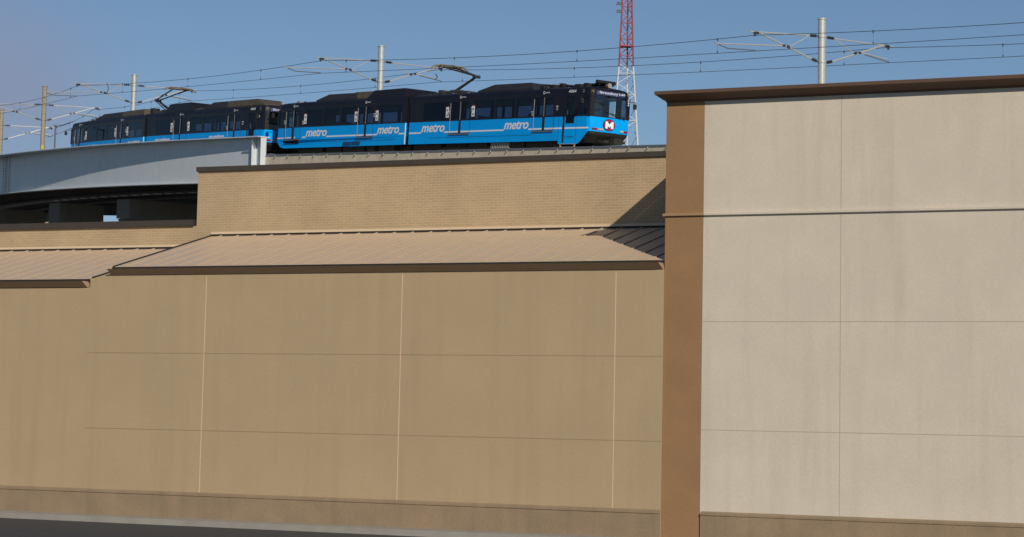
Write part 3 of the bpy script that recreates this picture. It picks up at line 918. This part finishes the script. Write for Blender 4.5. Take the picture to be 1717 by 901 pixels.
# roof equipment
def fairing(sec, mt, x0, x1, zt, w_, sl0, sl1, name='roof_fairing', z0=2.88, yc=0.0):
    f_ = MB()
    base = [(x0, -w_ + yc, z0), (x1, -w_ + yc, z0), (x1, w_ + yc, z0), (x0, w_ + yc, z0)]
    mid = [(x0 + .04, -w_ + yc, z0 + .12), (x1 - .04, -w_ + yc, z0 + .12), (x1 - .04, w_ + yc, z0 + .12), (x0 + .04, w_ + yc, z0 + .12)]
    top = [(x0 + sl0, -w_ + .18 + yc, zt), (x1 - sl1, -w_ + .18 + yc, zt), (x1 - sl1, w_ - .18 + yc, zt), (x0 + sl0, w_ - .18 + yc, zt)]
    f_.loft([base, mid, top], cap=True)
    o_ = f_.build(name, M[mt], sec)
    return o_
fairing(secA, 'acgrey', 4.6, 9.1, 3.29, .95, .5, 1.15)
fairing(secB, 'acgrey', 5.2, 9.2, 3.30, .95, .4, 1.0)
fairing(secB, 'tanroof', 3.6, 6.2, 3.34, .90, .2, .5)
f_ = MB(); f_.extrude([(0.75, .98, 2.86), (4.35, .98, 2.86), (3.55, .98, 3.33), (0.75, .98, 3.36)], (0, -1.96, 0)); f_.build('roof_shroud', M['black'], secB)
fairing(secA, 'acgrey', 13.35, 14.1, 3.04, .8, .1, .05)
# resistor clutter over the cab
rc = MB()
rng = random.Random(3)
for k in range(20):
    x = 0.7 + rng.random() * 3.5; y = rng.uniform(-.7, .7); rc.box(x, x + rng.uniform(.1, .4), y, y + rng.uniform(.1, .35), 2.93, 2.98 + rng.uniform(.04, .16))
for y in (-.6, .0, .6):
    rc.tube((.35, y * .7, 3.10), (2.4, y, 3.02), .05, 8); rc.tube((2.4, y, 3.05), (4.4, y, 3.18), .03, 8)
rc.tube((0.35, -.5, 3.20), (0.35, .6, 3.20), .085, 10); rc.tube((0.4, .1, 3.2), (1.9, .1, 3.02), .08, 8)
rc.tube((0.5, .3, 3.1), (1.5, .25, 3.04), .075, 10)
for k in range(9):
    x = 1.9 + rng.random() * 2.2; y = rng.uniform(-.7, .5); rc.box(x, x + rng.uniform(.12, .35), y, y + rng.uniform(.1, .3), 2.93, 3.10 + rng.uniform(.02, .16))
for x in (.9, 1.6, 2.6, 3.4): rc.tube((x, .7, 2.9), (x, .7, 3.1), .035, 8); rc.tube((x, -.7, 2.9), (x, -.7, 3.1), .035, 8)
rc.build('roof_gear', M['matte'], secA)
for x, y in ((4.25, .9), (2.95, .98), (2.55, .98), (1.75, .98), (13.3, .9), (12.6, .9)):
    rc = MB(); rc.box(x, x + .22, y, y + .08, 2.86, 2.91); rc.build('roof_clip', M['grey'], secA)
for x in (3.9, 3.6):
    rc = MB(); rc.tube((x, .8, 2.9), (x - .4, .5, 3.24), .018, 6); rc.build('roof_strut', M['grey'], secA)
# pantograph
def pantograph(sec, X, hx=0.0, b0=10.4):
    def bx(mb, x0, x1, *r):
        a, b = sorted((X(x0), X(x1))); mb.box(a, b, *r)
    def tb(mb, p, q, r, n=8, r2=None): mb.tube((X(p[0]), p[1], p[2]), (X(q[0]), q[1], q[2]), r, n, r2)
    pn = MB()
    for y in (-.55, .55): bx(pn, b0, 13.4, y - .04, y + .04, 3.02, 3.09)
    L_ = 13.35 - b0
    for x in (b0, b0 + L_ * .4, b0 + L_ * .72, 13.35): bx(pn, x, x + .07, -.6, .6, 3.02, 3.09)
    for x in (b0 + .2, b0 + L_ * .36, b0 + L_ * .66, 13.2):
        for y in (-.55, .55): tb(pn, (x, y, 2.9), (x, y, 3.02), .07, 8); tb(pn, (x, y, 2.95), (x, y, 2.98), .1, 8)
    bx(pn, 11.7, 12.3, -.3, .3, 3.09, 3.22); bx(pn, 13.0, 13.3, -.2, .3, 3.09, 3.25); tb(pn, (12.6, .2, 3.15), (max(b0, 11.3), .25, 3.15), .05, 8)
    pn.build('pantograph_base', M['panto'], sec)
    pn = MB()
    tb(pn, (12.3, .0, 3.18), (10.55, 0, 3.86), .075, 10, .06); tb(pn, (12.1, .14, 3.15), (10.5, .1, 3.80), .03, 8)
    tb(pn, (10.55, -.2, 3.86), (10.55, .2, 3.86), .085, 10)
    pn.build('pantograph_arm', M['panto'], sec)
    pn = MB()
    tb(pn, (10.55, -.1, 3.88), (12.85 + hx, -.45, 4.40), .04, 8); tb(pn, (10.55, .1, 3.9), (12.85 + hx, .45, 4.40), .04, 8)
    tb(pn, (12.85 + hx, -.45, 4.40), (12.85 + hx, .45, 4.40), .035, 8)
    pn.build('pantograph_arm', M['panto'], sec)
    pn = MB()
    for x in (12.70 + hx, 13.02 + hx):
        pn.chain([(X(x), y, z) for y, z in ((-1.02, 4.30), (-.9, 4.40), (-.72, 4.475), (0, 4.50), (.72, 4.475), (.9, 4.40), (1.02, 4.30))], .032, 8)
    for y in (-.62, .62): bx(pn, 12.66 + hx, 13.06 + hx, y - .05, y + .05, 4.38, 4.45); tb(pn, (12.85 + hx, y * .7, 4.39), (12.85 + hx, y, 4.42), .03, 8)
    pn.build('pantograph_head', M['brass'], sec)
pantograph(secA, lambda x: x)
# beacons on the rear cab roof, rear antenna
bc = MB(); bc.ball((12.25, 0.0, 2.98), .13, n=12); bc.build('roof_dome', M['amber'], secB)
bc = MB(); bc.ball((11.3, .3, 2.96), .12, n=12); bc.build('roof_dome', M['tanroof'], secB)
# bellows between the sections
bl = MB()
for k in range(5):
    x = L1 - .03 + k * .07; i = .06 if k % 2 else .14
    bl.box(x, x + .05, -1.325 + i, 1.325 - i, .5, 2.86 - i)
bl.build('bellows', M['rubber'], car)
# running gear
for sec_, a_, b_ in ((secA, 2.3, 14.1), (secB, 0.2, 11.6)):
    b = MB(); b.box(a_, b_, -.78, .78, .10, .415); b.build('underframe', M['under'], sec_)
def bogie(parent, xc, T=lambda x, y, z: (x, y, z)):
    b = MB()
    b.box(xc - 1.2, xc + 1.2, -1.05, -.85, .18, .40); b.box(xc - 1.2, xc + 1.2, .85, 1.05, .18, .40); b.box(xc - .35, xc + .35, -1.0, 1.0, .15, .42)
    bo_ = b.build('bogie', M['under'], parent)
    for x in (xc - .85, xc + .85):
        w_ = MB()
        for y in (-.78, .78):
            w_.tube((x, y - .06, .30), (x, y + .06, .30), .30, 18)
        w_.tube((x, -.8, .30), (x, .8, .30), .07, 8)
        w_.build('wheelset', M['steel'], parent)
bogie(secA, 3.6); bogie(secA, 12.9); bogie(secB, 9.3)
b = MB()
for x0, x1, z0 in ((6.0, 7.45, .12), ): b.box(x0, x1, .8, 1.18, z0, .40)
for k in range(7): b.box(6.02 + k * .2, 6.10 + k * .2, 1.18, 1.22, .13, .39)
b.build('resistor_box', mat('pale_resistor_box', (.25, .25, .24), .7, var=.2), secA)
b = MB()
b.box(4.9, 5.9, .5, 1.15, .15, .42); b.box(7.8, 9.3, .4, 1.15, .12, .42); b.box(9.5, 11.2, .3, 1.1, .14, .42)
b.tube((5.0, 1.1, .2), (11.5, 1.1, .22), .05, 8)
b.build('underfloor_gear', M['under'], secA)
b = MB(); b.box(1.2, 2.6, .5, 1.15, .12, .42); b.box(3.0, 3.6, .6, 1.18, .16, .42); b.box(4.0, 6.0, .3, 1.12, .12, .42); b.box(6.2, 7.6, .5, 1.1, .15, .42)
b.build('underfloor_gear', M['under'], secB)
secB.matrix_local = MA.inverted() @ MBm
# the second car
car2 = copy_tree(car)
car2['label'] = 'rear blue and black light rail car partly hidden behind the steel girder'
car2.matrix_world = MC
for ch in kids(car2):
    if ch.name.startswith('rear_section'): ch.matrix_local = MC.inverted() @ MD
    if ch.name.startswith('front_section'):
        for d in kids(ch):
            if d.name.startswith('fleet_number'):
                bpy.data.objects.remove(d)
                side_text(ch, 'fleet_number', '4068', 1.52, 0.95, 2.63, 2.77, y=1.272, shear=0.15, bold=0.02)
# the rear car runs the other way round, so its roof equipment is mirrored
ROOF = ('roof_fairing', 'roof_shroud', 'roof_gear', 'roof_clip', 'roof_strut', 'pantograph', 'roof_dome')
for ch in kids(car2):
    for d in kids(ch):
        if d.name.startswith(ROOF): bpy.data.objects.remove(d)
sA2 = [c for c in kids(car2) if c.name.startswith('front_section')][0]
sB2 = [c for c in kids(car2) if c.name.startswith('rear_section')][0]
pantograph(sA2, lambda x: 26.2 - x, .5, 12.1)
f_ = MB(); f_.extrude([(9.35, .98, 2.86), (12.85, .98, 2.86), (12.0, .98, 3.40), (9.35, .98, 3.42)], (0, -1.96, 0)); f_.build('roof_shroud', M['black'], sA2)
fairing(sA2, 'tanroof', 7.9, 9.3, 3.08, .8, .1, .1)
fairing(sA2, 'acgrey', 4.9, 7.9, 3.33, .95, .3, 1.0)
fairing(sA2, 'tanroof', 0.6, 5.6, 3.34, .9, 1.2, .6)
fairing(sB2, 'tanroof', 1.2, 5.0, 3.32, .9, .3, .4)
fairing(sB2, 'acgrey', 4.6, 9.0, 3.30, .92, .3, .9)
b = MB(); b.box(0.2, 0.6, .3, .75, 2.95, 3.30); b.box(0.3, 0.5, .4, .6, 2.85, 2.96); b.build('roof_gear', M['matte'], sB2)
rc = MB()
rng = random.Random(8)
for k in range(14):
    x = 8.8 + rng.random() * 1.6; y = rng.uniform(-.6, .6); rc.box(x, x + rng.uniform(.1, .35), y, y + rng.uniform(.1, .3), 2.90, 3.0 + rng.uniform(.02, .22))
rc.tube((8.7, .4, 3.2), (10.9, .5, 3.0), .05, 8); rc.tube((8.7, -.4, 3.2), (10.9, -.3, 3.0), .05, 8)
rc.build('roof_gear', M['tanroof'], sB2)
# ------------------------------------------------------------------ catenary poles and wires
def cat_pole(s, label, mt, top=6.45, near=True, far=True, decal=False, r=0.17, dz=0.0, ins=1.0):
    e0 = -3.7
    base = path(s, e0, -0.30)
    root = thing('catenary_pole', label, 'utility pole', Matrix.Translation(base), 'catenary poles along the track')
    m = MB(); m.tube(path(s, e0, -0.002), path(s, e0, top), r, 18)
    mast = wbuild(m, 'mast', M[mt], root, smooth=True)
    for z0_, z1_, kk in ((top, top + .06, 1.18), (5.60 + dz, 5.70 + dz, 1.15), (4.47 + dz, 4.57 + dz, 1.15), (-.002, .08, 1.9)):
        m = MB(); m.tube(path(s, e0, z0_), path(s, e0, z1_), r * kk, 18); wbuild(m, 'collar', M[mt], root)
    if decal:
        for k in range(4):
            m = MB(); t = heading(s)
            c_ = path(s, e0 + r + .012, 1.5 + .42 * k)
            a_ = Vector((-math.cos(t), math.sin(t), 0)) * .09
            # faces the photographer's side of the mast
            v_ = Vector((CAM.x - c_.x, CAM.y - c_.y, 0)).normalized(); s_ = Vector((-v_.y, v_.x, 0)) * .09
            c_ = path(s, e0, 1.5 + .42 * k) + v_ * (r + .006)
            m.extrude([c_ - s_ - Vector((0, 0, .14)), c_ + s_ - Vector((0, 0, .14)), c_ + s_ + Vector((0, 0, .14)), c_ - s_ + Vector((0, 0, .14))], v_ * .01)
            wbuild(m, 'number_plate', M['yellow'], root)
    for side in ((1,) if not far else (1, -1)):
        f = (lambda de, z: path(s, e0 + side * de, z + dz + (0.30 if side < 0 else 0) * min(1, max(0, (de - .5) / 3))))
        a = MB()
        ext = 1.0 if side > 0 else 1.03
        tip = f(4.25 * ext, 5.39)
        a.tube(f(.75, 5.62), tip, .030, 7)                    # top tube
        a.tube(f(.62, 4.60), f(3.65 * ext, 5.38), .034, 7)    # diagonal
        a.tube(f(1.95, 4.97), f(.80, 5.58), .021, 6)          # brace
        if side > 0:
            a.tube(f(2.25, 4.99), f(6.15, 4.66), .026, 7)     # long registration tube
            a.tube(f(6.15, 4.66), f(6.25, 4.72), .03, 6)
        else:
            a.tube(f(2.25, 5.02), f(4.0, 4.78), .025, 7)
        wbuild(a, 'cantilever_arm', M['arm'], root)
        st = MB()
        if side > 0: st.chain([f(6.0, 4.62), f(5.5, 4.52), f(3.9, 4.60)], .022, 6)
        else: st.chain([f(2.6, 4.92), f(4.1, 4.66)], .022, 6)
        wbuild(st, 'steady_arm', M['steel'], root)
        i_ = MB()
        for p, q in ((f(.2, 5.65), f(.78, 5.62)), (f(.2, 4.50), f(.66, 4.61))):
            p = Vector(p); q = Vector(q)
            i_.tube(p, q, .025, 6)
            for k in (.3, .5, .7): c_ = p.lerp(q, k); i_.tube(c_, c_ + (q - p).normalized() * .05, .07, 8)
        i_.tube(f(3.95 * ext, 5.36), f(3.95 * ext, 5.22), .05, 7); i_.tube(f(3.75 * ext, 5.38), f(4.0 * ext, 5.37), .06, 7)
        i_.tube(f(1.93, 4.95), f(2.1, 5.0), .06, 7); i_.tube(f(2.2, 5.0), f(2.35, 5.0), .055, 7)
        wbuild(i_, 'insulator', M['insul'], root)
    return root
cat_pole(24.18, 'smooth grey steel catenary pole rising behind the front rail car', 'galv', top=6.45)
cat_pole(57.15, 'grey steel catenary pole rising behind the rear rail car', 'galv', top=6.55, dz=.25)
cat_pole(79.0, 'weathered rust-stained catenary pole with yellow number plates', 'weather', top=7.25, decal=True, dz=.28)
cat_pole(96.4, 'weathered catenary pole at the far left edge of the photo', 'weather', top=6.75, dz=-.1)
cat_pole(-10.2, 'catenary pole standing above the cream right wing', 'galv', top=6.0, dz=-.40)
POLES = [(-43, -.45), (-10.2, -.40), (24.18, 0.0), (57.15, .27), (79.0, .28), (96.4, -.1)]
def wire(kind, label, e_off, zsup, sag, far):
    pts_ = []
    for (s0, d0), (s1, d1) in zip(POLES[:-1], POLES[1:]):
        zf = .30 if far else 0
        a = path(s0, e_off, zsup + d0 + zf); b = path(s1, e_off, zsup + d1 + zf)
        n = 14
        for k in range(n + (1 if (s1, d1) == POLES[-1] else 0)):
            t = k / n
            p = a.lerp(b, t); p.z -= sag * 4 * t * (1 - t)
            pts_.append(p)
    return pts_
def near_pts(e_off, zsup, sag, far): return wire('', '', e_off, zsup, sag, far)
for far in (False, True):
    e = -7.45 if far else 0.2
    mess = near_pts(e, 5.27, .28, far); cont = near_pts(e, 4.58, .06, far)
    tr = 'far track behind the poles' if far else 'near track over the rail cars'
    mid = mess[20].copy()
    root = thing('messenger_wire', 'upper sagging messenger wire of the ' + tr, 'overhead wire', Matrix.Translation(mid), 'overhead wires')
    m = MB(); m.chain(mess, .013, 5); wbuild(m, 'wire', M['wire'], root)
    for k in range(3, len(mess) - 2, 4):
        if k % 14 == 0: continue
        m = MB(); m.tube(mess[k] + Vector((0, 0, .04)), mess[k] - Vector((0, 0, .08)), .026, 6)
        m.tube(mess[k], cont[k], .006, 4)
        m.tube(cont[k] + Vector((0, 0, .10)), cont[k], .022, 6)
        wbuild(m, 'dropper', M['wire'], root)
    ro = MB(); ro.chain(cont, .012, 5)
    mid2 = cont[20].copy()
    ro.v = [tuple(Vector(p) - mid2) for p in ro.v]
    o = ro.build('contact_wire', M['wire']); o.location = mid2
    tag(o, 'lower taut contact wire of the ' + tr, 'overhead wire', 'overhead wires')
# curved jumper cables beside two poles
for s, e, z0, z1, lb in ((23.5, -6.9, 5.25, 4.95, 'short curved jumper cable beside the smooth grey pole'), (56.9, -1.7, 5.85, 5.15, 'short curved jumper cable left of the grey pole above the rear rail car')):
    m = MB(); p0 = path(s, e, z0); p1 = path(s, e, z1)
    m.chain([p0, path(s, e - .12, (z0 * 2 + z1) / 3), path(s, e - .12, (z0 + 2 * z1) / 3), p1], .025, 6)
    m.v = [tuple(Vector(p) - p0) for p in m.v]
    o = m.build('jumper_cable', M['wire']); o.location = p0
    tag(o, lb, 'cable')
# slim post on the girder near the rear end of the train
s = 53.4
root = thing('girder_post', 'slim dark post standing on the girder left of the rear rail car', 'post', Matrix.Translation(path(s, 2.9, ZT + .05)))
m = MB(); m.tube(path(s, 2.9, ZT + .05), path(s, 2.9, 2.45), .05, 8); m.ball(path(s, 2.9, 2.48), .09, n=8)
wbuild(m, 'upright', M['steel'], root)
m = MB(); m.chain([path(s, 2.9, 2.45), path(s + .2, 2.3, 2.62), path(s + .3, 1.6, 2.9)], .022, 6)
wbuild(m, 'bracket', M['wire'], root)

# ------------------------------------------------------------------ radio tower, far behind
def ray(u, v): return CR * (u - 600) / FPX + CU * (239 - v) / FPX + _F
rd = ray(1049, 150); TD = 420.0
TX = rd.x / rd.y * TD
tow = thing('radio_tower', 'tall red and white steel lattice radio tower behind the rail car nose', 'radio tower', Matrix.Translation(Vector((TX, TD, 0))))
def tw(z):
    if z > 76: return 1.62
    if z > 66: return 1.62 + (76 - z) * .075
    return 2.37 + (66 - z) * .137
angs = [R(205), R(-32), R(75)]
def leg(z, k):
    r = tw(z) / 1.78
    return Vector((r * math.cos(angs[k]), r * math.sin(angs[k]), z))
ZS = [0]
while ZS[-1] < 118: ZS.append(ZS[-1] + max(1.35, tw(ZS[-1]) * .62))
SPLIT = 66.0
bands = [(0, SPLIT, 'twhite'), (SPLIT, 90, 'tred'), (90, 125, 'twhite')]
for z0, z1, mt in bands:
    for k in range(3):
        m = MB(); prev = leg(z0, k)
        zz = [z for z in ZS if z0 < z < z1] + [z1]
        for z in zz:
            m.tube(prev, leg(z, k), .16 if z < 60 else .13, 6); prev = leg(z, k)
        m.build('leg', M[mt], tow)
    m = MB()
    for i in range(len(ZS) - 1):
        za, zb = ZS[i], ZS[i + 1]
        if not (z0 <= (za + zb) / 2 < z1): continue
        for k in range(3):
            j = (k + 1) % 3
            if i % 2 == 0: m.tube(leg(za, k), leg(zb, j), .055, 4)
            else: m.tube(leg(za, j), leg(zb, k), .055, 4)
            if i % 2 == 0: m.tube(leg(zb, k), leg(zb, j), .05, 4)
    m.build('bracing', M[mt], tow)
for zz in (75.2, 76.5):
    m = MB(); m.box(-1.55, -.8, -.05, .05, zz, zz + .12); m.ball((-1.35, 0, zz + .12), .3, 1, 1, .7, n=8); m.box(-1.7, -1.0, -.25, .25, zz - .2, zz - .05)
    m.build('antenna', M['capm'], tow)
m = MB(); m.box(-.9, .9, -.9, .9, 69.3, 69.5); m.build('platform', M['tred'], tow)

# ------------------------------------------------------------------ distant building seen through the gap between piers
rd = ray(76, 352); D = 300.0
bx = rd.x / rd.y * D
db = thing('distant_building', 'sunlit tan block far off in the slot between the dark piers', 'building', Matrix.Translation(Vector((bx, D, 0))))
m = MB(); m.box(-2.4, 2.4, 0, 6, 0, 31); m.build('wall', M['far'], db)
m = MB(); m.box(-2.5, 2.5, -.1, 6.1, 31.005, 31.4); m.build('parapet', M['far'], db)
